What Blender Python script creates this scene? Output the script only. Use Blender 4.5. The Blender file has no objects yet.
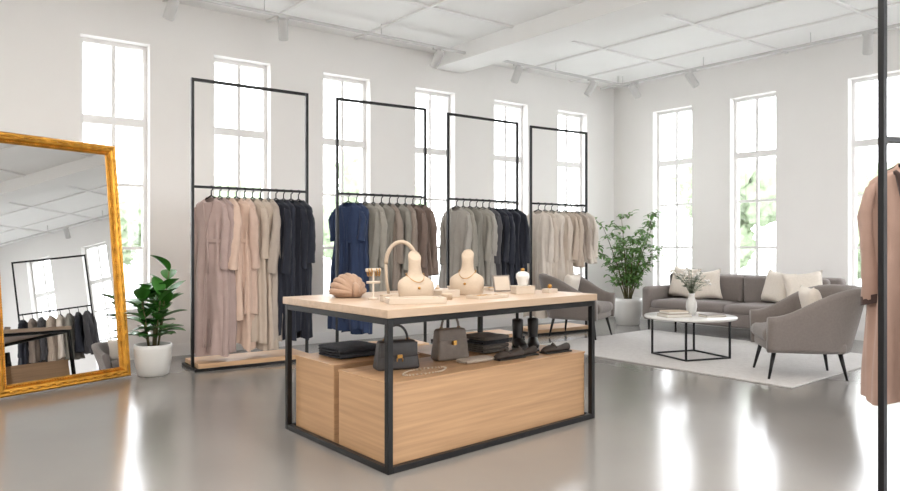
import bpy, bmesh, math, random
from math import sin, cos, pi, radians, sqrt
from mathutils import Vector, Matrix, noise
random.seed(7)
SC=bpy.context.scene

# ------------------------------------------------------------ materials
def lin(v):
    v/=255.0
    return v/12.92 if v<=0.04045 else ((v+0.055)/1.055)**2.4
def rgb(r,g,b): return (lin(r),lin(g),lin(b),1)
def mat(name,col,rough=.5,metal=0,var=.06,scale=8,bump=0,bscale=60,sheen=0,spec=.5,stretch=(1,1,1),rot=0,coat=0):
    m=bpy.data.materials.new(name); m.use_nodes=True
    nt=m.node_tree; N=nt.nodes; L=nt.links
    b=N['Principled BSDF']
    b.inputs['Roughness'].default_value=rough
    b.inputs['Metallic'].default_value=metal
    b.inputs['Specular IOR Level'].default_value=spec
    if sheen:
        b.inputs['Sheen Weight'].default_value=sheen
        b.inputs['Sheen Roughness'].default_value=.5
    if coat: b.inputs['Coat Weight'].default_value=coat
    tc=N.new('ShaderNodeTexCoord'); mp=N.new('ShaderNodeMapping')
    mp0=N.new('ShaderNodeMapping'); mp0.inputs['Rotation'].default_value=(0,0,radians(rot))
    L.new(tc.outputs['Object'],mp0.inputs['Vector']); L.new(mp0.outputs[0],mp.inputs['Vector'])
    mp.inputs['Scale'].default_value=stretch
    n=N.new('ShaderNodeTexNoise'); n.inputs['Scale'].default_value=scale; n.inputs['Detail'].default_value=5
    L.new(mp.outputs[0],n.inputs['Vector'])
    cr=N.new('ShaderNodeValToRGB')
    c=col
    cr.color_ramp.elements[0].position=.3; cr.color_ramp.elements[1].position=.7
    cr.color_ramp.elements[0].color=(c[0]*(1-var),c[1]*(1-var*1.1),c[2]*(1-var*1.2),1)
    cr.color_ramp.elements[1].color=(min(1,c[0]*(1+var)),min(1,c[1]*(1+var)),min(1,c[2]*(1+var)),1)
    L.new(n.outputs['Fac'],cr.inputs[0]); L.new(cr.outputs[0],b.inputs['Base Color'])
    if bump:
        n2=N.new('ShaderNodeTexNoise'); n2.inputs['Scale'].default_value=bscale; n2.inputs['Detail'].default_value=3
        L.new(mp.outputs[0],n2.inputs['Vector'])
        bp=N.new('ShaderNodeBump'); bp.inputs['Strength'].default_value=bump; bp.inputs['Distance'].default_value=.01
        L.new(n2.outputs['Fac'],bp.inputs['Height']); L.new(bp.outputs[0],b.inputs['Normal'])
    return m
M_wall=mat('wall_paint',rgb(245,243,241),.7,var=.01,scale=2,bump=.02,bscale=120)
M_ceil=mat('ceiling_paint',rgb(248,248,247),.8,var=.01,scale=2)
M_trim=mat('trim_paint',rgb(240,239,238),.4,var=.01)
M_floor=mat('polished_concrete',rgb(132,129,125),.17,var=.06,scale=.9,spec=.8)
M_black=mat('black_steel',rgb(14,14,16),.4,metal=.2,var=.1)
M_oak=mat('oak_top',rgb(192,167,143),.35,var=.09,scale=3,stretch=(.7,9,9),rot=-42,bump=.05,bscale=20)
M_oakd=mat('oak_box',rgb(190,152,115),.45,var=.14,scale=3,stretch=(.5,6,14),rot=-42,bump=.04,bscale=20)
M_oake=mat('oak_box_end',rgb(190,152,115),.45,var=.12,scale=3,stretch=(6,.5,14),rot=-39.5,bump=.04,bscale=20)
M_oakr=mat('oak_base',rgb(200,164,128),.5,var=.12,scale=3,stretch=(.7,9,9),rot=-36)
M_gold=mat('gilded_wood',rgb(206,150,62),.3,metal=.9,var=.25,scale=14,bump=.5,bscale=70)
M_mirror=mat('mirror_glass',(.76,.76,.76,1),.0,metal=1,var=0)
M_pot=mat('white_ceramic',rgb(218,217,214),.35,var=.02)
M_soil=mat('soil',rgb(60,45,35),.9,var=.3,scale=40,bump=.6)
M_leaf=mat('rubber_leaf',rgb(58,116,42),.35,var=.25,scale=6)
M_leaf2=mat('tree_leaf',rgb(106,148,80),.5,var=.25,scale=6)
M_stem=mat('plant_stem',rgb(96,92,60),.7,var=.15)
M_sofa=mat('sofa_fabric',rgb(130,121,117),.9,var=.06,scale=60,bump=.25,bscale=300,sheen=.3)
M_chair=mat('chair_fabric',rgb(124,115,110),.9,var=.06,scale=60,bump=.25,bscale=300,sheen=.3)
M_cush=mat('cream_cushion',rgb(232,222,210),.9,var=.04,scale=50,bump=.25,bscale=200,sheen=.2)
M_rug=mat('rug_wool',rgb(198,194,191),.95,var=.07,scale=25,bump=.6,bscale=180,sheen=.2)
M_marble=mat('white_marble',rgb(226,224,221),.2,var=.03,scale=3)
M_bust=mat('linen_bust',rgb(190,172,152),.75,var=.03,scale=80,bump=.15,bscale=250)
M_tray=mat('cream_tray',rgb(202,188,172),.5,var=.03)
M_brass=mat('brass',rgb(180,136,74),.28,metal=1,var=.08)
M_turban=mat('turban_fabric',rgb(168,138,116),.85,var=.08,scale=20,bump=.4,bscale=150,sheen=.2)
M_bagd=mat('charcoal_leather',rgb(58,56,57),.42,var=.1,scale=30,bump=.2,bscale=200)
M_bagt=mat('taupe_leather',rgb(128,117,108),.5,var=.08,scale=30,bump=.2,bscale=200)
M_shoe=mat('black_leather',rgb(30,28,28),.35,var=.1,scale=20)
M_shoeb=mat('brown_suede',rgb(70,62,57),.7,var=.1,scale=30)
M_knitd=mat('dark_knit',rgb(54,56,62),.95,var=.15,scale=60,bump=.4,bscale=150)
M_knitg=mat('grey_knit',rgb(112,107,103),.95,var=.12,scale=60,bump=.4,bscale=150)
M_knitb=mat('beige_knit',rgb(190,176,163),.95,var=.08,scale=60,bump=.4,bscale=150)
M_foil=mat('outdoor_foliage',rgb(150,165,138),.8,var=.22,scale=3,bump=.8,bscale=12)
M_bark=mat('bark',rgb(120,110,100),.9,var=.2)
M_lawn=mat('outdoor_paving',rgb(190,192,188),.9,var=.1,scale=.7)
M_white=mat('white_enamel',rgb(208,207,206),.4,var=.01)
M_flower=mat('white_petals',rgb(240,236,230),.7,var=.03)
M_sprig=mat('grey_green_sprig',rgb(124,134,114),.7,var=.15)
M_book=mat('book_cover',rgb(180,166,152),.6,var=.04)
M_page=mat('book_pages',rgb(226,222,214),.8,var=.03,scale=60,stretch=(1,1,20))
def emis(name,col,s):
    m=bpy.data.materials.new(name); m.use_nodes=True
    b=m.node_tree.nodes['Principled BSDF']; b.inputs['Base Color'].default_value=(.8,.8,.8,1)
    b.inputs['Emission Color'].default_value=col; b.inputs['Emission Strength'].default_value=s
    return m
M_lens=emis('lamp_lens',(1,.93,.82,1),6)
def glassmat():
    m=bpy.data.materials.new('window_glass'); m.use_nodes=True
    nt=m.node_tree; N=nt.nodes; N.clear()
    o=N.new('ShaderNodeOutputMaterial'); t=N.new('ShaderNodeBsdfTransparent'); g=N.new('ShaderNodeBsdfGlossy')
    g.inputs['Roughness'].default_value=.02; mx=N.new('ShaderNodeMixShader'); mx.inputs[0].default_value=.05
    nt.links.new(t.outputs[0],mx.inputs[1]); nt.links.new(g.outputs[0],mx.inputs[2]); nt.links.new(mx.outputs[0],o.inputs[0])
    return m
M_glass=glassmat()
_cl={}
def cloth(r,g,b,rough=.85):
    k=(r,g,b)
    if k not in _cl: _cl[k]=mat('fabric_%d_%d_%d'%k,rgb(r,g,b),rough,var=.05,scale=10,bump=.15,bscale=220,sheen=.12)
    return _cl[k]

# ------------------------------------------------------------ mesh builder
def RZ(x,y,z=0,deg=0,tx=0,ty=0):
    return Matrix.Translation((x,y,z))@Matrix.Rotation(radians(deg),4,'Z')@Matrix.Rotation(radians(ty),4,'Y')@Matrix.Rotation(radians(tx),4,'X')
def frame(o,u,v,w=(0,0,1)):
    return Matrix(((u[0],v[0],w[0],o[0]),(u[1],v[1],w[1],o[1]),(u[2] if len(u)>2 else 0,v[2] if len(v)>2 else 0,w[2],o[2] if len(o)>2 else 0),(0,0,0,1)))
I=Matrix.Identity(4)
class MB:
    def __init__(s,T=I): s.V=[];s.F=[];s.M=[];s.S=[];s.mats=[];s.T=T
    def add(s,vs,fs,m,T=None,smooth=False):
        TT=s.T@T if T is not None else s.T
        o=len(s.V)
        s.V+=[TT@Vector(v) for v in vs]
        if m not in s.mats: s.mats.append(m)
        k=s.mats.index(m)
        for f in fs:
            s.F.append(tuple(i+o for i in f)); s.M.append(k); s.S.append(smooth)
    def box(s,x0,x1,y0,y1,z0,z1,m,T=None):
        vs=[(x,y,z) for z in (z0,z1) for y in (y0,y1) for x in (x0,x1)]
        s.add(vs,[(0,2,3,1),(4,5,7,6),(0,1,5,4),(2,6,7,3),(0,4,6,2),(1,3,7,5)],m,T)
    def rbox(s,cx,cy,cz,sx,sy,sz,r,m,T=None,seg=3,puff=0,taper=None):
        bm=bmesh.new(); bmesh.ops.create_cube(bm,size=1)
        for v in bm.verts: v.co=Vector((v.co.x*sx,v.co.y*sy,v.co.z*sz))
        if puff:
            bmesh.ops.subdivide_edges(bm,edges=bm.edges[:],cuts=5,use_grid_fill=True)
            for v in bm.verts:
                x,y,z=v.co.x/sx*2,v.co.y/sy*2,v.co.z/sz*2
                v.co.z+=puff*z*(1-x**4)*(1-y**4)
                v.co.x-=r*.8*x*abs(z)**3*abs(x)**4; v.co.y-=r*.8*y*abs(z)**3*abs(y)**4
        else:
            bmesh.ops.bevel(bm,geom=bm.edges[:],offset=min(r,min(sx,sy,sz)*.49),segments=seg,profile=.5,affect='EDGES')
        if taper:
            for v in bm.verts:
                k=(v.co.z/sz+.5); f=taper[0]+(taper[1]-taper[0])*k; v.co.x*=f; v.co.y*=f if len(taper)<3 else taper[2]+(1-taper[2])*(1-k)
        bm.verts.index_update()
        vs=[(v.co.x+cx,v.co.y+cy,v.co.z+cz) for v in bm.verts]; fs=[tuple(v.index for v in f.verts) for f in bm.faces]
        bm.free(); s.add(vs,fs,m,T,True)
    def loft(s,rings,m,T=None,cap0=True,cap1=True,smooth=True,closed=False):
        n=len(rings[0]); vs=[p for r in rings for p in r]; fs=[]
        R=len(rings)
        for i in range(R if closed else R-1):
            j=(i+1)%R
            for k in range(n):
                l=(k+1)%n
                fs.append((i*n+k,i*n+l,j*n+l,j*n+k))
        if not closed:
            if cap0: fs.append(tuple(range(n-1,-1,-1)))
            if cap1: fs.append(tuple((R-1)*n+k for k in range(n)))
        s.add(vs,fs,m,T,smooth)
    def lathe(s,prof,m,T=None,n=28,c=(0,0,0),sx=1,sy=1):
        s.loft([[(c[0]+r*sx*cos(2*pi*k/n),c[1]+r*sy*sin(2*pi*k/n),c[2]+z) for k in range(n)] for r,z in prof],m,T)
    def tube(s,path,r,m,T=None,n=8,closed=False):
        P=[Vector(p) for p in path]; rings=[]; L=len(P)
        prev=None
        for i,p in enumerate(P):
            if closed: t=P[(i+1)%L]-P[i-1]
            else: t=P[min(i+1,L-1)]-P[max(i-1,0)]
            t.normalize()
            if prev is None:
                a=t.orthogonal().normalized()
            else:
                a=(prev-t*prev.dot(t)); a=a.normalized() if a.length>1e-6 else t.orthogonal().normalized()
            prev=a; b=t.cross(a); rr=r[i] if isinstance(r,(list,tuple)) else r
            rings.append([tuple(p+(a*cos(2*pi*k/n)+b*sin(2*pi*k/n))*rr) for k in range(n)])
        s.loft(rings,m,T,closed=closed)
    def ball(s,c,r,m,T=None,sub=2,sc=(1,1,1),disp=0,ds=2):
        bm=bmesh.new(); bmesh.ops.create_icosphere(bm,subdivisions=sub,radius=1)
        vs=[]
        for v in bm.verts:
            d=1+disp*noise.noise(v.co*ds+Vector(c)) if disp else 1
            vs.append((c[0]+v.co.x*r*sc[0]*d,c[1]+v.co.y*r*sc[1]*d,c[2]+v.co.z*r*sc[2]*d))
        bm.verts.index_update(); fs=[tuple(v.index for v in f.verts) for f in bm.faces]; bm.free()
        s.add(vs,fs,m,T,True)
    def obj(s,name,bevel=0,parent=None,fixn=True):
        xs=[v.x for v in s.V];ys=[v.y for v in s.V];zs=[v.z for v in s.V]
        o=Vector(((min(xs)+max(xs))/2,(min(ys)+max(ys))/2,min(zs)))
        me=bpy.data.meshes.new(name); me.from_pydata([v-o for v in s.V],[],s.F)
        for m in s.mats: me.materials.append(m)
        me.polygons.foreach_set('material_index',s.M); me.polygons.foreach_set('use_smooth',s.S)
        if fixn:
            bm=bmesh.new(); bm.from_mesh(me); bmesh.ops.recalc_face_normals(bm,faces=bm.faces[:]); bm.to_mesh(me); bm.free()
        me.update()
        ob=bpy.data.objects.new(name,me); SC.collection.objects.link(ob); ob.location=o
        if bevel:
            b=ob.modifiers.new('bevel','BEVEL'); b.width=bevel; b.segments=2; b.limit_method='ANGLE'; b.angle_limit=radians(50)
        if parent: ob.location=o-parent.location; ob.parent=parent
        return ob
def empty(name,loc):
    e=bpy.data.objects.new(name,None); e.empty_display_size=.1; SC.collection.objects.link(e); e.location=loc; return e

# ------------------------------------------------------------ room
C=(2.88,12.12,0)
dA=(-.812,-.584,0); nA=(-.584,.812,0)   # along left wall, outward
dB=(.643,-.766,0);  nB=(.766,.643,0)
H=4.0
TA=frame(C,dA,nA); TB=frame(C,dB,nB)
EA=(C[0]+13*dA[0],C[1]+13*dA[1],0); EB=(C[0]+11*dB[0],C[1]+11*dB[1],0)
def wall(name,T,L,ops,z0=.5,z1=3.48,th=.3,x0=0):
    w=MB(T); ops=sorted(ops); x=x0
    for a,b in ops:
        w.box(x,a,0,th,0,H,M_wall); w.box(a,b,0,th,0,z0,M_wall); w.box(a,b,0,th,z1,H,M_wall); x=b
    w.box(x,L,0,th,0,H,M_wall)
    return w.obj(name)
opsA=[(c-.343,c+.343) for c in (1.02,2.37,3.80,5.21,6.60,7.99,9.4,10.8)]
opsB=[(.79,1.50),(2.137,2.83),(3.79,4.48),(5.6,6.3),(7.2,7.9),(8.8,9.5)]  # windows after the third are out of view, added to let in light
opsC=[]
opsFill=[(1.2,3.6),(4.2,6.6)]  # unseen storefront openings, added behind the camera as daylight fill
TC=frame(EA,dB,(dA[0],dA[1],0)); TD=frame(EB,dA,(dB[0],dB[1],0))
wall('wall_left',TA,13,opsA); wall('wall_right',TB,11,opsB)
wall('wall_rear',TC,11.0,opsC,.3); wall('wall_front',TD,13.0,opsFill,.3)
wi=1
for T,ops,z0 in ((TA,opsA,.5),(TB,opsB,.5),(TC,opsC,.3),(TD,opsFill,.3)):
    for a,b in ops:
        w=MB(T); f=.045; y0,y1=.13,.19; z1=3.48; m=(a+b)/2
        w.box(a,a+f,y0,y1,z0,z1,M_trim); w.box(b-f,b,y0,y1,z0,z1,M_trim)
        w.box(a+f,b-f,y0,y1,z0,z0+f,M_trim); w.box(a+f,b-f,y0,y1,z1-f,z1,M_trim)
        w.box(a+f,b-f,y0-.01,y1-.005,2.57,2.66,M_trim)
        w.box(m-.02,m+.02,y0+.01,y1-.01,z0+f,z1-f,M_trim)
        for z in (1.22,1.92): w.box(a+f,b-f,y0+.012,y1-.012,z-.018,z+.018,M_trim)
        w.box(a-.03,b+.03,-.035,.13,z0-.03,z0,M_trim)
        w.box(a+f*.5,b-f*.5,.158,.162,z0+.02,z1-.02,M_glass)
        w.obj('window_%d'%wi,bevel=.003); wi+=1
for nm,T,L in (('left',TA,13),('right',TB,11),('rear',TC,11),('front',TD,13)):
    w=MB(T); w.box(.02,L-.02,-.015,0,0,.12,M_trim); w.box(.02,L-.02,-.01,0,.12,.132,M_trim); w.obj('baseboard_'+nm)
TR=frame(C,dA,dB)
f=MB(TR); f.box(-.1,13.1,-.1,11.1,-.15,0,M_floor); f.obj('floor')
f=MB(TR); f.box(-.3,13.3,-.3,11.3,H,H+.2,M_ceil)
f.obj('ceiling')
f=MB(TR); f.box(3.35,3.85,.02,10.98,H-.22,H,M_ceil); f.obj('trim_1',bevel=.005)
f=MB(TR)
for x in (1.1,2.2,5.1,6.3,7.5,8.7,9.9): f.box(x-.02,x+.02,.02,10.98,H-.025,H,M_trim)
for y in (1.6,3.0,4.4,5.8,7.2,8.6): 
    f.box(.02,3.35,y-.02,y+.02,H-.024,H,M_trim)
    f.box(3.85,12.9,y-.02,y+.02,H-.024,H,M_trim)
f.obj('trim_2')

# outdoors
o=MB(); o.box(-60,60,-50,80,-.4,-.25,M_lawn); o.obj('outdoor_ground')
def otree(x,y,h,r):
    t=MB(RZ(x,y,-.25,random.uniform(0,360)))
    t.tube([(0,0,0),(.05,0,h*.3),(0,.05,h*.6)],[.16,.12,.08],M_bark)
    for i in range(10):
        a=random.uniform(0,6.28); q=random.uniform(0,r*.75)
        t.ball((q*cos(a),q*sin(a),h*random.uniform(.35,.9)),r*random.uniform(.35,.6),M_foil,sub=4,disp=.6,ds=4)
    t.obj('outdoor_tree')
def offw(T,a,d): 
    v=T@Vector((a,d,0)); return v.x,v.y
for a,d,h,r in ((-3,14,5.2,2.0),(1.5,17,4,1.9),(5,18,3.2,1.6),(9,17,3.6,1.8)):
    x,y=offw(TA,a,d); otree(x,y,h,r)
for a,d,h,r in ((-3.5,11,4.0,1.6),(.6,12,3.4,1.5),(3.6,13,4.4,1.9),(7.5,12,5.2,2.1),(11.5,12,5.2,2.1)):
    x,y=offw(TB,a,d); otree(x,y,h,r)

# ------------------------------------------------------------ track lights
def rail(T,L):
    r=MB(T); r.box(.25,L,-.715,-.685,3.84,3.87,M_white)
    x=.6
    while x<L: r.tube([(x,-.7,3.86),(x,-.7,4.0)],.006,M_white); x+=1.5
    r.obj('ceiling_track_rail')
rail(TA,11.5); rail(TB,9.5)
def spot(T,a,tx,deg):
    s=MB(T@RZ(a,-.7,3.84)); s.box(-.06,.06,-.018,.018,-.025,0,M_white)
    s.tube([(0,0,-.02),(0,0,-.09)],.01,M_white)
    TT=RZ(0,0,-.14,deg,tx)
    s.lathe([(.0,.12),(.045,.12),(.055,.1),(.055,-.11),(.049,-.12),(.047,-.1),(0,-.1)],M_white,TT,20)
    s.lathe([(0,-.098),(.044,-.098),(.044,-.094),(0,-.094)],M_lens,TT,16)
    s.obj('track_spotlight')
for a in (7.59,6.38,4.26,2.87,1.34,8.9,10.2): spot(TA,a,32,random.uniform(-50,50))
for a in (.92,1.92,4.27,6,7.6): spot(TB,a,32,random.uniform(-50,50))

# ------------------------------------------------------------ racks + garments
def rack(p0,p1,h=2.93,rz=1.84,name='clothing_rack',base=True):
    p0=Vector((*p0,0)); p1=Vector((*p1,0)); L=(p1-p0).length; u=(p1-p0).normalized(); v=Vector((-u.y,u.x,0))
    T=frame(p0,u,v); r=MB(T); t=.0145
    for x in (t,L-t): r.box(x-t,x+t,-t,t,0,h,M_black)
    r.box(2*t,L-2*t,-t,t,h-.03,h,M_black)
    r.box(2*t,L-2*t,-.011,.011,rz-.012,rz+.014,M_black)
    y0,y1=-.14,.36
    if base:
        r.box(0,.025,y0,y1,0,.03,M_black); r.box(L-.025,L,y0,y1,0,.03,M_black)
        r.box(.025,L-.025,y0,y0+.025,0,.03,M_black); r.box(.025,L-.025,y1-.025,y1,0,.03,M_black)
        r.box(.035,L-.035,y0+.005,y1-.005,.03,.075,M_oakr)
    else:
        for x in (t,L-t): r.lathe([(0,0),(.06,0),(.06,.008),(0,.008)],M_black,c=(x,0,0))
    r.obj(name,bevel=.002); return T,L,u
def garment(x,y,rz,yaw,L,col,sw=.2,hem=.24,sl=.55,waist=None,belt=False,vneck=True,trim=None,seed=0,parent=None,name='garment',asym=0,depth=1):
    rnd=random.Random(seed); m=cloth(*col); g=MB(RZ(x,y,rz-.095,yaw)); N=48
    waist=waist or sw*.82
    ph=[rnd.uniform(0,6.28) for _ in range(6)]; k1=rnd.choice([5,6,7]); k2=rnd.choice([9,11,13])
    key=[(0,.062,.04),(.018,.085,.045),(.05,.14,.048),(.085,sw*.93,.05),(.13,sw,.055),(.25,sw*.9,.066),(.45,waist,.062),(max(.6,L*.55),(waist+hem)/2,.075),(L,hem,.085)]
    def kv(z):
        for i in range(len(key)-1):
            if key[i][0]<=z<=key[i+1][0]:
                t=(z-key[i][0])/(key[i+1][0]-key[i][0]); t=t*t*(3-2*t) if i>3 else t
                return key[i][1]+(key[i+1][1]-key[i][1])*t,(key[i][2]+(key[i+1][2]-key[i][2])*t)*depth
        return key[-1][1],key[-1][2]*depth
    zs=[0,.018,.035,.05,.068,.085,.105,.13,.17,.21,.25]
    z=.31
    while z<L-.03: zs.append(z); z+=.055
    zs.append(L)
    rings=[]
    for z in zs:
        w,d=kv(z); ring=[]; k=max(0,(z-.15)/L); A=.042*k**.65
        for i in range(N):
            th=2*pi*i/N; cx,sy=cos(th),sin(th)
            px=w*math.copysign(abs(cx)**.8,cx); py=d*math.copysign(abs(sy)**.8,sy)
            f=A*(sin(k1*th+ph[0]+z*1.1)*.8+sin(k2*th+ph[1]-z*1.6)*.6+sin(3*th+ph[2]+z*2.2)*.5)
            n=.01*noise.noise(Vector((cx*3+seed,sy*3,z*7)))
            px+=cx*f*.6; py+=sy*f*1.15+n
            px+=.012*sin(z*3+ph[3])*k
            zz=-z
            if z<.06 and sy<0: zz-= (.06 if vneck else .02)*(-sy)*(1-z/.06)
            if z>L*.7: zz+=.012*sin(4*th+ph[4])*(z/L-.7)/.3 - asym*cx*(z/L-.7)/.3
            ring.append((px,py,zz))
        rings.append(ring)
    g.loft(rings,m,cap0=False,cap1=False)
    if sl>0:
        for sgn in (-1,1):
            rr=[];n=14; steps=12; sw2=.05*rnd.uniform(-1,1); s2=sl*rnd.uniform(.93,1.07)
            for j in range(steps+1):
                t=j/steps; cxp=sgn*(sw*.86+.035*min(1,t*4)-.03*t); cz=-.105-s2*t; cy=sw2*t-.01
                r0=.043+.008*t; 
                if t<.15: r0*=.75+.25*t/.15
                ring=[]
                for i in range(n):
                    th=2*pi*i/n; fr=1+.16*sin(3*th+ph[5]+t*5)+.07*sin(t*26+i)
                    ring.append((cxp+r0*fr*cos(th)*.8,cy+r0*fr*sin(th)*1.0,cz+.012*cos(th)*(-sgn)))
                rr.append(ring)
            g.loft(rr,m,cap1=False)
            if trim:
                cc=sgn*(sw*.86+.005)
                g.loft([[((a-cc)*1.05+cc,b*1.05,c+.035) for a,b,c in rr[-1]],[((a-cc)*1.05+cc,b*1.05,c-.01) for a,b,c in rr[-1]]],trim,cap0=False,cap1=False)
    if vneck:
        mm=trim or m
        zs2=[z for z in zs if z<min(L*.97,1.6)]
        for off in (-.012,.012):
            pts=[]
            for z in zs2:
                w,d=kv(z); pts.append((off+ (off*4)*(max(0,.3-z)/.3)*1.2, -d-.006-.02*max(0,(z-.15)/L)**.7,-z-(.05 if z<.06 else 0)*(1-z/.06)))
            g.tube(pts,.006 if not trim else .013,mm,n=5)
    if belt:
        w,d=kv(.45); g.loft([[ (w*1.05*cos(2*pi*i/24),(d+.012)*sin(2*pi*i/24),-.43-dz) for i in range(24)] for dz in (0,.035)],trim or m,cap0=False,cap1=False)
        g.tube([(.02,-d-.02,-.45),(.035,-d-.03,-.6),(.03,-d-.03,-.78)],.008,m,n=6)
    g.tube([(-sw*.88,0,-.095),(-sw*.5,0,-.035),(0,0,.012),(sw*.5,0,-.035),(sw*.88,0,-.095)],.008,M_black,n=6)
    hk=[(0,0,.01),(0,0,.05)]+[(.022*cos(a),0,.088+.022*sin(a)) for a in [(-90+i*30)*pi/180 for i in range(0,9)]]
    g.tube(hk,.006,M_black,n=6)
    return g.obj(name,parent=parent)
def fill(T,L,u,rz,items,front,x0=.09,x1=None):
    x1=x1 or L-.08; n=len(items); p=T@Vector((L/2,0,0)); e=empty('hanging_garments',(p.x,p.y,0))
    for i,it in enumerate(items):
        a=x0+(x1-x0)*i/max(1,n-1); q=T@Vector((a,0,0)); kw={k:v for k,v in it.items() if k not in('L','col','dy')}
        garment(q.x,q.y,rz,front+90+it.get('dy',0)+random.uniform(-7,7),it['L'],it['col'],seed=int(abs(q.x)*1000)%997+i,parent=e,name='garment',**kw)
mauve=(178,156,150); mauve2=(168,147,142); blush=(208,181,164); blush2=(197,171,156); beige=(190,174,159); beige2=(174,161,150); navy=(25,29,42); navy2=(30,34,48)
blue=(38,54,86); sage=(138,134,126); sage2=(152,147,138); taupe=(138,125,115); brown=(116,99,90); cream=(218,208,197); cream2=(208,195,182); lgrey=(164,159,152); dgrey=(72,71,75)
racks=[((-2.59,6.90),(-1.569,7.626)),((-1.294,7.83),(-.292,8.45)),((-.038,8.716),(.929,9.424)),((1.12,9.66),(2.034,10.25))]
R=[rack(*p) for p in racks]
Y=226
fill(*R[0],1.84,[dict(L=1.60,col=mauve,belt=True,sl=.66,hem=.2,dy=24),dict(L=1.58,col=mauve2,sl=.62,hem=.19,dy=6),dict(L=1.25,col=blush,sl=.6,hem=.19,dy=8),dict(L=1.46,col=blush,sl=0,hem=.2,asym=.12,belt=True,dy=14),
  dict(L=1.2,col=blush2,sl=.66,hem=.18),dict(L=1.5,col=beige,sl=.55,hem=.2,dy=12),dict(L=1.58,col=beige,sl=0,hem=.19),dict(L=1.5,col=beige2,sl=.68,hem=.17),
  dict(L=1.45,col=navy,sl=.7,hem=.18,dy=14),dict(L=1.5,col=navy2,sl=0,hem=.17),dict(L=1.42,col=navy,sl=.62,hem=.18,dy=10),dict(L=1.5,col=navy,sl=.55,hem=.19,dy=14)],Y,x0=.2,x1=1.14)
fill(*R[1],1.84,[dict(L=1.45,col=blue,sl=.35,hem=.22,belt=True,dy=22),dict(L=1.5,col=blue,sl=0,hem=.2),dict(L=1.05,col=sage,sl=.68,hem=.2,dy=8),dict(L=1.2,col=sage2,sl=.6,hem=.2),dict(L=1.25,col=sage,sl=0,hem=.2,dy=10),
  dict(L=1.0,col=taupe,sl=.6,hem=.2),dict(L=1.2,col=sage,sl=.66,hem=.2,dy=12),dict(L=.95,col=taupe,sl=.6,hem=.2),dict(L=1.0,col=brown,sl=.68,hem=.2),dict(L=.85,col=brown,sl=.62,hem=.2,dy=14)],Y,x0=.15)
fill(*R[2],1.84,[dict(L=1.05,col=lgrey,sl=.6,hem=.22,dy=18),dict(L=1.1,col=sage2,sl=.66,hem=.2),dict(L=1.1,col=sage,sl=0,hem=.2),dict(L=1.0,col=sage2,sl=.62,hem=.2,dy=12),dict(L=1.15,col=lgrey,sl=.55,hem=.2),dict(L=1.2,col=dgrey,sl=.66,hem=.2),
  dict(L=1.35,col=navy,sl=.6,hem=.19,dy=12),dict(L=1.3,col=navy2,sl=.68,hem=.19),dict(L=1.35,col=navy,sl=0,hem=.19,dy=10),dict(L=1.2,col=navy,sl=.64,hem=.2,dy=16)],Y,x0=.15)
fill(*R[3],1.84,[dict(L=1.5,col=cream,sl=.6,hem=.22,dy=20),dict(L=1.45,col=cream2,sl=.66,hem=.2),dict(L=1.4,col=cream,sl=0,hem=.2,dy=10),dict(L=1.0,col=cream2,sl=.6,hem=.2),dict(L=.75,col=beige,sl=.6,hem=.2,dy=12),
  dict(L=.8,col=beige,sl=.66,hem=.2),dict(L=.75,col=beige2,sl=.6,hem=.2),dict(L=.75,col=cream,sl=.58,hem=.2,dy=12)],Y,x0=.15)
rr=rack((2.06,3.3),(3.12,3.86),rz=1.76,base=False)
rose=(160,132,119)
fill(*rr,1.76,[dict(L=1.2,col=rose,sl=.62,hem=.22,trim=cloth(60,42,38),sw=.2,dy=22),dict(L=1.22,col=(206,190,178),sl=.55,hem=.2),dict(L=1.2,col=rose,sl=.6,hem=.2),dict(L=1.1,col=(160,122,110),sl=.6,hem=.2),dict(L=1.2,col=(206,196,186),sl=.6,hem=.2),dict(L=1.1,col=beige,sl=.6,hem=.2)],212,x0=.27)
r5=rack((4.25,6.2),(4.2,5.0),h=2.6,rz=1.62)
fill(*r5,1.62,[dict(L=.8,col=dgrey,sl=.6),dict(L=.75,col=navy,sl=.6),dict(L=.85,col=sage,sl=.6),dict(L=.8,col=cream,sl=.6),dict(L=.85,col=beige,sl=.6),dict(L=.8,col=dgrey,sl=.6),dict(L=.8,col=taupe,sl=.6),dict(L=.9,col=navy,sl=.6)],110)

# ------------------------------------------------------------ display table
Nn=(-.337,3.75,0); U=(.743,.669,0); Vv=(-.636,.772,0); LU,LV=1.867,1.24
TT=frame(Nn,U,Vv); t=MB(TT); q=.036
for a in (0,LU-q):
    for b in (0,LV-q): t.box(a,a+q,b,b+q,0,.85,M_black)
for z0 in (0,.815):
    t.box(q,LU-q,0,q,z0,z0+q,M_black); t.box(q,LU-q,LV-q,LV,z0,z0+q,M_black)
    t.box(0,q,q,LV-q,z0,z0+q,M_black); t.box(LU-q,LU,q,LV-q,z0,z0+q,M_black)
t.box(-.012,LU+.012,-.012,LV+.012,.853,.9,M_oak)
t.obj('display_table',bevel=.003)
BZ=.47
def plinth(a0,a1,b0,b1,h,k):
    b=MB(TT); b.box(a0,a1,b0,b1,0,h,M_oakd); b.box(a0-.005,a1+.005,b0-.005,b1+.005,h,h+k,M_oakd)
    b.box(a0-.003,a0,b0+.002,b1-.002,.002,h-.002,M_oake); b.obj('wooden_storage_plinth',bevel=.002)
plinth(.06,LU-.05,.06,.62,BZ,.012); plinth(.06,.75,.68,1.19,BZ+.02,.012); plinth(.95,LU-.05,.68,1.19,BZ-.02,.01)
Z1=BZ+.012; Z2=BZ+.032; Zt=.9
g=MB(RZ(-.69,4.66,Zt,38))
g.lathe([(0,.004),(.09,.004),(.108,.03),(.11,.06),(.1,.095),(.075,.125),(.04,.142),(0,.148)],M_turban,n=36,sy=.95)
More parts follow.
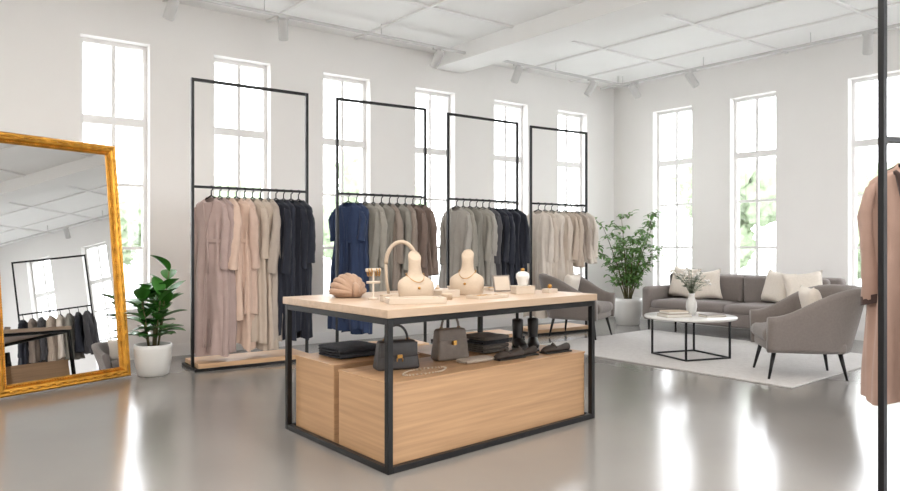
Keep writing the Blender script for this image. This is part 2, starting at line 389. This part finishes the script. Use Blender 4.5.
for k_ in range(9):
    a=radians(-84+k_*21); pts=[];rs=[]
    for j in range(19):
        s_=j/18; e=sin(pi*s_)**.6
        pts.append((sin(a)*.112*e,-.1+.2*s_,max(.02,.035+cos(a)*.108*e))); rs.append(.006+.017*sin(pi*s_)**.4)
    g.tube(pts,rs,M_turban,n=10)
g.tube([(0,-.1,.015),(0,-.118,.04),(0,-.112,.075),(0,-.09,.1)],[.014,.024,.024,.012],M_turban,n=12)
g.obj('turban_hat')
def bust(x,y,yaw,s=1,name='necklace_bust'):
    g=MB(RZ(x,y,Zt,yaw)@Matrix.Scale(s,4)); rings=[]
    prof=((0,.108,.06,0),(.01,.114,.066,0),(.05,.122,.07,0),(.085,.126,.066,.0),(.11,.124,.058,.004),(.128,.112,.051,.009),(.142,.09,.046,.014),(.154,.068,.042,.018),(.17,.052,.039,.022),(.195,.044,.037,.025),(.24,.041,.037,.028),(.285,.045,.041,.031),(.294,.038,.035,.031))
    for z,w,d,oy in prof:
        rings.append([(w*cos(2*pi*k/32),oy+d*sin(2*pi*k/32)*(1 if sin(2*pi*k/32)<0 else .7),z+(0.03*sin(2*pi*k/32)*min(1,(z-.2)/.06) if z>.2 else 0)) for k in range(32)])
    g.loft(rings,M_bust)
    for dr,rad in ((.09,.0035),(.055,.0025)):
        pts=[]
        for k in range(40):
            th=2*pi*k/40; s_=-sin(th); drop=max(0,s_)
            pts.append((.062*cos(th),.022-s_*(.048+.038*drop),.172-dr*drop**1.3))
        g.tube(pts,rad,M_brass,n=5,closed=True)
    g.ball((0,-.068,.08),.01,M_brass,sub=2)
    g.obj(name)
bust(-.22,4.46,22,.98); bust(.12,4.93,-14,1.0)
def tray(x,y,sx,sy,h=.022,yaw=42,m=M_tray,name='jewelry_tray'):
    g=MB(RZ(x,y,Zt,yaw)); g.box(-sx,sx,-sy,sy,0,h*.6,m)
    for a in (-1,1):
        g.box(a*sx-.006,a*sx+.006,-sy-.006,sy+.006,0,h,m); g.box(-sx,sx,a*sy-.006,a*sy+.006,0,h,m)
    r=random.Random(int(x*100))
    for i in range(8):
        cx,cy=r.uniform(-sx*.75,sx*.75),r.uniform(-sy*.6,sy*.6); rad=r.uniform(.012,.022)
        g.tube([(cx+rad*cos(t_*pi/8),cy+rad*sin(t_*pi/8),h*.6+.004) for t_ in range(16)],.004,M_brass,n=5,closed=True)
    g.obj(name,bevel=.002)
tray(-.21,4.2,.17,.07,.035,16); tray(.25,4.62,.13,.06,.022,42); tray(-.03,4.66,.075,.05,.05,42); tray(.36,5.5,.12,.05,.02,42)
g=MB(RZ(-.335,4.74,Zt,8)); g.box(-.12,.12,-.045,.045,0,.02,M_tray)
g.tube([(.105*cos(a),0,.225+.15*sin(a)) for a in [i*pi/20 for i in range(21)]],.014,M_bust,n=10)
g.tube([(.105,0,.225),(.1,0,.1),(.085,0,.018)],.01,M_bust); g.tube([(-.105,0,.225),(-.1,0,.1),(-.085,0,.018)],.01,M_bust)
g.obj('headband_display_stand')
g=MB(RZ(-.50,4.5,Zt,25)); g.lathe([(0,0),(.035,0),(.035,.01),(.008,.014),(.006,.02),(.006,.19),(0,.19)],M_tray)
g.tube([(-.05,0,.19),(.05,0,.19)],.012,M_tray,n=12); g.tube([(-.045,0,.11),(.045,0,.11)],.009,M_tray,n=12)
for x in (-.035,-.015,.02,.038): g.tube([(x,.02*cos(k*pi/8),.175+.024*sin(k*pi/8)) for k in range(16)],.004,M_brass,n=5,closed=True)
g.obj('bracelet_stand')
g=MB(RZ(.03,5.2,Zt)); g.lathe([(0,0),(.025,0),(.05,.035),(.055,.045),(.05,.044),(.024,.008),(0,.008)],M_tray); g.obj('trinket_bowl')
g=MB(RZ(-.09,4.95,Zt)); g.lathe([(0,0),(.028,0),(.022,.03),(.004,.075),(.0,.077)],M_tray); g.tube([(.016*cos(k*pi/8),.016*sin(k*pi/8),.045) for k in range(16)],.003,M_brass,n=5,closed=True); g.obj('ring_cone')
g=MB(RZ(-.40,4.30,Zt,30)); g.box(-.03,.03,-.028,.028,0,.035,M_tray); g.box(-.032,.032,-.03,.03,.035,.044,M_bust); g.obj('jewelry_box',bevel=.003)
g=MB(RZ(-.02,4.48,Zt,30)); g.lathe([(0,0),(.035,0),(.037,.03),(.038,.035),(.02,.042),(0,.043)],M_bust); g.obj('ring_cone')
g=MB(RZ(.40,5.2,Zt+.001,20,-18)); g.box(-.07,.07,0,.008,0.004,.13,M_bagt); g.box(-.06,.06,-.002,0,.012,.12,M_tray); g.box(-.01,.01,.008,.05,0.018,.026,M_brass); g.obj('framed_price_card',bevel=.001)
g=MB(RZ(.53,5.03,Zt,20)); g.box(-.075,.075,-.05,.05,0,.05,M_tray); g.box(-.078,.078,-.053,.053,.05,.058,M_tray); g.obj('jewelry_box',bevel=.004)
g=MB(RZ(.53,5.03,Zt+.058)); g.lathe([(0,0),(.035,0),(.037,.01),(.042,.04),(.05,.06),(.048,.085),(.03,.1),(.012,.105),(0,.105)],M_pot); g.tube([(0,0,.1),(0,0,.125)],.014,M_brass); g.obj('perfume_bottle')
g=MB(RZ(.74,5.12,Zt,42)); g.box(-.05,.05,-.035,.035,0,.03,M_tray); g.ball((0,0,.048),.018,M_brass); g.obj('jewelry_box',bevel=.003)
def stack(x,y,z,sx,sy,n,mats,yaw=42,name='folded_clothes',h=.03):
    g=MB(RZ(x,y,z,yaw)); rnd=random.Random(int(x*77)+9)
    for i in range(n):
        w=sx*rnd.uniform(.93,1); d=sy*rnd.uniform(.93,1); z0=h*i
        for lay in range(2):
            zz=z0+h*(lay+.5)/2; rings=[]
            for j in range(13):
                yy=-d/2+d*j/12; ring=[]
                for k in range(16):
                    a=2*pi*k/16; e=h*.27
                    xx=(w/2)*math.copysign(abs(cos(a))**.35,cos(a)); 
                    sc=1-.12*(abs(2*j/12-1)**6)
                    ring.append((xx*sc,yy,zz+e*math.copysign(abs(sin(a))**.7,sin(a))*sc+.003*noise.noise(Vector((xx*14,yy*14,i*3+lay)))))
                rings.append(ring)
            g.loft(rings,mats[i%len(mats)])
        g.tube([(-w/2*.94,-d/2,z0+h*.5),(0,-d/2-.004,z0+h*.5),(w/2*.94,-d/2,z0+h*.5)],h*.45,mats[i%len(mats)],n=10)
    g.obj(name)
stack(-.69,4.72,Z2+.003,.36,.3,2,[M_knitd],name='folded_sweaters',h=.035)
stack(.26,5.02,Z1+.003,.26,.22,4,[M_knitg,M_knitg,M_knitd],name='folded_sweaters',h=.03)
stack(.17,4.58,Z1+.003,.28,.12,1,[M_knitb],name='folded_scarf',h=.02)
def bag(x,y,z,yaw,w,d,h,m,strap,name,kind=0):
    g=MB(RZ(x,y,z,yaw)); g.rbox(0,0,h/2,w,d,h,.02,m,taper=(1.05,.88,.62))
    if kind==0:
        g.rbox(0,-d*.43,h*.7,w*.9,.012,h*.5,.005,m); g.box(-.016,.016,-d*.5-.012,-d*.5,h*.42,h*.54,M_brass)
        for sx in(-1,1): g.tube([(sx*.018+.0,-d*.5-.008,h*.3),(sx*.018,-d*.5-.008,h*.42)],.004,M_brass,n=6)
    else:
        g.box(-w*.46,w*.46,-d*.5-.003,-d*.42,h*.62,h*.66,m); g.box(-.012,.012,-d*.5-.01,-d*.42,h*.5,h*.64,M_brass)
    g.tube([(w*.28*cos(a),0,h*.96+strap*sin(a)) for a in [i*pi/14 for i in range(15)]],.008,m,n=8)
    for sx in(-1,1): g.tube([(sx*w*.28+.012*cos(a),0,h+.012*sin(a)) for a in [i*pi/5 for i in range(10)]],.003,M_brass,n=5,closed=True)
    g.obj(name,bevel=0)
bag(-.335,4.30,Z1,24,.27,.12,.18,M_bagd,.1,'leather_handbag'); bag(0,4.66,Z1,30,.24,.12,.21,M_bagt,.11,'leather_tote_bag',1)
def boot(x,y,yaw,z):
    g=MB(RZ(x,y,z,yaw)@Matrix.Scale(1.1,4)); rings=[]
    for z,w,d,oy in ((.02,.035,.045,.0),(.06,.034,.045,.0),(.1,.033,.04,.002),(.15,.036,.042,.0),(.2,.037,.043,0),(.205,.031,.037,0),(.12,.026,.033,0)):
        rings.append([(w*cos(2*pi*k/18),oy+d*sin(2*pi*k/18),z) for k in range(18)])
    g.loft(rings,M_shoe)
    g.loft([[(w*cos(2*pi*k/14),yy,.012+h*(.5+.5*sin(2*pi*k/14))) for k in range(14)] for yy,w,h in ((.045,.03,.07),(.0,.036,.085),(-.05,.038,.07),(-.09,.042,.052),(-.13,.038,.045),(-.155,.02,.03))],M_shoe)
    g.box(-.03,.03,.0,.045,0,.02,M_shoe); g.rbox(0,-.085,.008,.078,.15,.014,.006,M_shoe)
    g.obj('ankle_boot')
def flat(x,y,yaw,m=M_shoeb):
    g=MB(RZ(x,y,Z1,yaw))
    g.loft([[(w*cos(2*pi*k/14),yy,.008+h*(.5+.5*sin(2*pi*k/14))) for k in range(14)] for yy,w,h in ((.125,.02,.05),(.11,.032,.055),(.05,.033,.04),(.0,.036,.035),(-.05,.042,.05),(-.09,.04,.04),(-.125,.022,.024))],m)
    g.rbox(0,0,.006,.085,.25,.012,.005,M_shoe); g.tube([(-.035,-.02,.035),(0,-.03,.065),(.035,-.02,.035)],.01,m,n=6)
    g.obj('loafer_shoe')
boot(.50,5.10,10,Z1); boot(.62,5.16,-5,Z1); flat(.40,4.68,-50); flat(.50,4.80,-55); flat(.76,4.96,-55)
g=MB(TT@RZ(.42,.2,Z1))
for k in range(46):
    a=2*pi*k/46; g.ball((.17*cos(a)+.02*sin(3*a),.07*sin(a),.007),.006,M_tray,sub=1)
g.obj('bead_necklace')

# ------------------------------------------------------------ mirror
al=radians(6.6); wa=Vector((-.526,-.85,0)); nb=Vector((-.85,.526,0)); ha=(nb*sin(al)+Vector((0,0,1))*cos(al)); nf=wa.cross(ha); 
if nf.dot(Vector((.85,-.526,0)))<0: nf=-nf
W_,H_=1.18,2.2
TM=frame((-3.03,6.53,.02),wa,ha,nf); g=MB(TM)
prof=[(0,-.03),(0,.02),(.012,.035),(.03,.03),(.045,.042),(.06,.036),(.075,.018),(.085,.022),(.095,.008),(.095,-.03)]
def rect(i,h): return [(i,i,h),(W_-i,i,h),(W_-i,H_-i,h),(i,H_-i,h)]
g.loft([rect(i,h) for i,h in prof],M_gold,closed=True,smooth=False)
for (x0,y0,x1,y1) in ((.08,.08,W_-.08,.08),(W_-.08,.08,W_-.08,H_-.08),(W_-.08,H_-.08,.08,H_-.08),(.08,H_-.08,.08,.08)):
    Ld=math.hypot(x1-x0,y1-y0); n=int(Ld/.022)
    for k in range(n): g.ball((x0+(x1-x0)*k/n,y0+(y1-y0)*k/n,.022),.009,M_gold,sub=1)
    n=int(Ld/.09)
    for k in range(n):
        tx=(x0+(x1-x0)*(k+.5)/n); ty=(y0+(y1-y0)*(k+.5)/n); hz=abs(x1-x0)>abs(y1-y0)
        g.ball((tx+(0 if hz else math.copysign(.045,tx-W_/2)),ty+(math.copysign(.045,ty-H_/2) if hz else 0),.036),.02,M_gold,sub=2,sc=(1.7,.6,.5) if hz else (.6,1.7,.5))
g.box(.09,W_-.09,.09,H_-.09,-.004,0,M_mirror); g.box(.03,W_-.03,.03,H_-.03,-.03,-.01,M_bark)
mo=g.obj('floor_mirror')
g=MB(); pt=TM@Vector((W_/2,H_*.8,-.04)); fp=pt+nb*.45; 
g.tube([tuple(pt),(fp.x,fp.y,.01)],.015,M_gold); st=g.obj('easel_strut'); 
st.parent=mo; st.location=st.location-mo.location

# ------------------------------------------------------------ plants
def leaf(g,b,d,L,w,m,curl=.3,up=Vector((0,0,1))):
    d=Vector(d).normalized(); s=d.cross(up); s=s.normalized() if s.length>1e-3 else Vector((1,0,0)); n=s.cross(d); b=Vector(b)
    vs=[];n_=7
    for i in range(n_+1):
        t=i/n_; ww=w*.5*(sin(pi*min(1,t*.97+.015))**.75); c=b+d*(L*t)-n*(curl*L*t*t)
        vs+= [tuple(c-s*ww+n*ww*.35),tuple(c),tuple(c+s*ww+n*ww*.35)]
    fs=[]
    for i in range(n_):
        a=i*3; fs+=[(a,a+1,a+4,a+3),(a+1,a+2,a+5,a+4)]
    g.add(vs,fs,m,None,True)
def pot(g,r,h,z=0):
    g.lathe([(0,z),(r*.72,z),(r*.8,z+.01),(r*.95,z+h*.45),(r,z+h*.85),(r*.98,z+h),(r*.9,z+h),(r*.88,z+h*.88),(0,z+h*.88)],M_pot)
    g.lathe([(0,z+h*.86),(r*.88,z+h*.86),(r*.86,z+h*.9),(0,z+h*.91)],M_soil)
g=MB(RZ(-2.87,6.67,0)); pot(g,.175,.3)
rnd=random.Random(3)
for k in range(7):
    a=k*1.3+.4; tx,ty=.11*cos(a),.11*sin(a); hh=rnd.uniform(.65,.92) if k else 1.0
    path=[(tx*.4,ty*.4,.26),(tx*.8,ty*.8,.26+(hh-.26)*.5),(tx*1.3,ty*1.3,hh)]
    g.tube(path,[.01,.008,.005],M_stem,n=6)
    n=8
    for i in range(n):
        t=.2+.8*i/(n-1); z=.26+(hh-.26)*t; aa=i*2.4+k*1.1; el=.25+.7*t*rnd.uniform(.6,1.2)
        leaf(g,(tx*(.4+.9*t),ty*(.4+.9*t),z),(cos(aa)*cos(el),sin(aa)*cos(el),sin(el)),rnd.uniform(.2,.27),rnd.uniform(.12,.155),M_leaf,curl=rnd.uniform(.15,.4))
g.obj('potted_rubber_plant',fixn=False)
g=MB(RZ(2.81,10.9,0)); pot(g,.22,.42)
for k in range(10):
    a=k*.7; hh=rnd.uniform(1.15,1.75); sp=rnd.uniform(.1,.42)
    P=[Vector((.04*cos(a),.04*sin(a),.36))+Vector((sp*cos(a)*t**1.4,sp*sin(a)*t**1.4,(hh-.36)*t)) for t in [i/7 for i in range(8)]]
    g.tube(P,[.012-.0013*i for i in range(8)],M_stem,n=6)
    for i in range(2,8):
        for j in range(3):
            aa=rnd.uniform(0,6.28); el=rnd.uniform(.1,.9); bl=rnd.uniform(.1,.22); dv=Vector((cos(aa)*cos(el),sin(aa)*cos(el),sin(el)))
            E=P[i]+dv*bl; g.tube([P[i],E],.003,M_stem,n=4)
            for l in range(7):
                bp=P[i]+dv*bl*(l+1)/7; a2=rnd.uniform(0,6.28); e2=rnd.uniform(-.4,.7)
                leaf(g,bp,(cos(a2)*cos(e2),sin(a2)*cos(e2),sin(e2)),rnd.uniform(.08,.12),rnd.uniform(.035,.05),M_leaf2)
g.obj('potted_olive_tree',fixn=False)

# ------------------------------------------------------------ lounge
f=MB(frame((2.98,6.02,0),(.766,.643,0),(-.616,.788,0)))
f.rbox(1.25,1.6,.008,2.5,3.2,.016,.006,M_rug); f.obj('area_rug')
RG=.017
TS=frame((3.518,10.893,0),dB,(-.766,-.643,0)); s=MB(TS); SL=2.6
s.rbox(SL/2,.44,.245,SL-.06,.82,.19,.03,M_sofa)
s.rbox(SL/2,.11,.5,SL-.1,.2,.66,.06,M_sofa,seg=4)
for x in (.08,SL-.08): s.rbox(x,.43,.40,.16,.86,.48,.055,M_sofa,seg=4)
cw=(SL-.34)/2
for i in range(2):
    s.rbox(.17+cw*(i+.5),.53,.385,cw-.012,.66,.13,.04,M_sofa,puff=.02)
    s.rbox(.17+cw*(i+.5),.26,.63,cw-.016,.15,.38,.05,M_sofa,seg=4)
for x in (.1,SL-.1):
    for y in (.08,.8): s.tube([(x,y,.16),(x,y,0)],[.022,.014],M_black,n=10)
s.obj('sofa')
def pillow(T,w,h,tk,m,name='throw_pillow'):
    g=MB(T); n=12; vs=[];fs=[]
    for side in (1,-1):
        for j in range(n+1):
            for i in range(n+1):
                u=-1+2*i/n; v=-1+2*j/n
                e=(max(0,1-u**4)*max(0,1-v**4))**.45
                x=u*w/2*(1-.13*(1-v*v)*u*u); z=v*h/2*(1-.13*(1-u*u)*v*v)
                vs.append((x,side*tk/2*e,z+h/2))
    k=(n+1)**2
    for sd in (0,1):
        for j in range(n):
            for i in range(n):
                a=sd*k+j*(n+1)+i; q=(a,a+1,a+n+2,a+n+1); fs.append(q if sd else q[::-1])
    g.add(vs,fs,m,None,True); ob=g.obj(name)
    bm=bmesh.new(); bm.from_mesh(ob.data); bmesh.ops.remove_doubles(bm,verts=bm.verts[:],dist=.0005); bmesh.ops.recalc_face_normals(bm,faces=bm.faces[:]); bm.to_mesh(ob.data); bm.free()
def rolled(T,deg): return T@Matrix.Rotation(radians(deg),4,'Y')
for x,y,w,ya,ro in ((.42,.46,.52,12,4),(.86,.52,.48,-10,-8),(1.80,.47,.5,24,6),(2.26,.52,.5,-30,-7)):
    pillow(rolled(TS@RZ(x,y,.465,ya,14),ro),w,w*.92,.17,M_cush)
def armchair(x,y,yaw,name='armchair'):
    T=RZ(x,y,RG,yaw); g=MB(T)
    hw,fx=.34,.38; pts=[]
    for i in range(6): pts.append((fx-(fx+.02)*i/6,hw,0))
    for i in range(19):
        a=pi/2+pi*i/18; pts.append((-.02+ .36*math.copysign(abs(cos(a))**.85,cos(a)),hw*math.copysign(abs(sin(a))**.85,sin(a)),0))
    for i in range(1,7): pts.append((-.02+(fx+.02)*i/6,-hw,0))
    n=len(pts); rings=[]
    for i,(px,py,_) in enumerate(pts):
        a=pts[max(i-1,0)];b=pts[min(i+1,n-1)]; tx,ty=b[0]-a[0],b[1]-a[1]; l=math.hypot(tx,ty); nx,ny=-ty/l,tx/l
        if nx*px+ny*py<0: nx,ny=-nx,-ny
        k=max(0,min(1,(.36-px)/.68)); k=k*k*(3-2*k); h=.58+.27*k
        fl=.03+.08*k
        ring=[]
        for (o,z) in ((-.035,.26),(.02,.25),(.035,.29),(.045+fl*.5,.24+(h-.22)*.5),(.05+fl*.95,h-.05),(.04+fl,h-.012),(.0+fl,h),(-.045+fl*.95,h-.02),(-.06+fl*.85,h-.06),(-.055+fl*.3,.4)):
            ring.append((px+nx*o,py+ny*o,z))
        rings.append(ring)
    g.loft(rings,M_chair)
    g.rbox(.03,0,.3,.66,.66,.11,.035,M_chair)
    g.rbox(.07,0,.395,.64,.58,.13,.04,M_chair,puff=.02)
    for sx,sy in ((.3,.26),(.3,-.26),(-.26,.23),(-.26,-.23)):
        g.tube([(sx,sy,.27),(sx*1.2,sy*1.2,0)],[.022,.011],M_black,n=10)
    g.obj(name)
armchair(3.36,6.6,168); armchair(1.76,9.45,-32)
pillow(RZ(3.50,6.56,RG+.46,168+90,14),.44,.4,.14,M_cush)
pillow(RZ(1.62,9.53,RG+.46,-32+90,14),.44,.4,.14,M_cush)
g=MB(RZ(2.68,7.7,RG,20)); g.lathe([(0,.425),(.485,.425),(.495,.432),(.495,.445),(.488,.452),(0,.452)],M_marble,n=64)
a=.29; r=.009
for sx in(-1,1):
    for sy in(-1,1): g.box(sx*a-r,sx*a+r,sy*a-r,sy*a+r,0,.425,M_black)
for z in (0,.407):
    for k in(-1,1):
        g.box(-a,a,k*a-r,k*a+r,z,z+.018,M_black); g.box(k*a-r,k*a+r,-a,a,z,z+.018,M_black)
g.obj('coffee_table')
ct=RG+.452
g=MB(RZ(2.47,7.6,ct,15)); g.box(-.15,.15,-.11,.11,0,.005,M_book); g.box(-.147,.145,-.107,.107,.005,.03,M_page); g.box(-.15,.15,-.11,.11,.03,.035,M_book)
g.box(-.13,.12,-.095,.09,.035,.04,M_bagt); g.box(-.127,.117,-.092,.087,.04,.06,M_page); g.box(-.13,.12,-.095,.09,.06,.065,M_bust); g.obj('book_stack')
g=MB(RZ(2.88,7.58,ct,15)); g.box(-.12,.12,-.08,.08,0,.005,M_book); g.box(-.118,.118,-.078,.078,.005,.022,M_page); g.box(-.12,.12,-.08,.08,.022,.027,M_bagt); g.obj('book_stack')
g=MB(RZ(2.73,7.8,ct)); g.lathe([(0,0),(.035,0),(.05,.03),(.062,.09),(.058,.14),(.036,.19),(.03,.215),(.038,.24),(.032,.24),(.025,.21),(0,.2)],M_pot)
rnd=random.Random(5)
for k in range(34):
    a=rnd.uniform(0,6.28); sp=rnd.uniform(.05,.22); hh=rnd.uniform(.34,.52)
    e=Vector((sp*cos(a),sp*sin(a),hh)); g.tube([(0,0,.2),(e.x*.4,e.y*.4,.2+(hh-.2)*.6),tuple(e)],.002,M_sprig,n=4)
    if k%2==0:
        for j in range(5): g.ball((e.x+rnd.uniform(-.02,.02),e.y+rnd.uniform(-.02,.02),e.z+rnd.uniform(-.015,.02)),.014,M_flower,sub=1)
    for j in range(5):
        t=rnd.uniform(.4,1); a2=rnd.uniform(0,6.28); leaf(g,(e.x*t*.9,e.y*t*.9,.2+(hh-.2)*t),(cos(a2),sin(a2),.4),.055,.022,M_sprig)
g.obj('flower_vase',fixn=False)

# ------------------------------------------------------------ lighting
w=bpy.data.worlds.new('World'); SC.world=w; w.use_nodes=True
nt=w.node_tree; bg=nt.nodes['Background']
tc=nt.nodes.new('ShaderNodeTexCoord'); sp=nt.nodes.new('ShaderNodeSeparateXYZ'); cr=nt.nodes.new('ShaderNodeValToRGB')
nt.links.new(tc.outputs['Generated'],sp.inputs[0]); nt.links.new(sp.outputs['Z'],cr.inputs[0]); nt.links.new(cr.outputs[0],bg.inputs[0])
cr.color_ramp.elements[0].position=0; cr.color_ramp.elements[0].color=(.96,.975,1,1)
cr.color_ramp.elements[1].position=.6; cr.color_ramp.elements[1].color=(.92,.95,1,1)
bg.inputs[1].default_value=7.6
def fill_panel(a,b,e):  # added fill lamp out of view, with an invented housing, to brighten the room
    p=TR@Vector((a,b,0)); g=MB(RZ(p.x,p.y,3.93,-50)); g.box(-1.05,1.05,-.35,.35,.01,.06,M_white); g.obj('added_fill_housing')
    l=bpy.data.lights.new('added_fill_lamp','AREA'); l.shape='RECTANGLE'; l.size=2; l.size_y=.6; l.energy=e; l.color=(1,.955,.9)
    o=bpy.data.objects.new('added_fill_lamp',l); SC.collection.objects.link(o); o.location=(p.x,p.y,3.93); o.rotation_euler=(0,0,radians(-50))
for a in (6.8,9.2,11.4):
    for b in (5.4,8.6): fill_panel(a,b,66)

cam=bpy.data.cameras.new('Camera'); co=bpy.data.objects.new('Camera',cam); SC.collection.objects.link(co)
cam.sensor_width=36; cam.lens=690/900*36; co.location=(0,0,1.25); co.rotation_euler=(radians(90),0,0); SC.camera=co
SC.view_settings.view_transform='Standard'; SC.view_settings.exposure=0
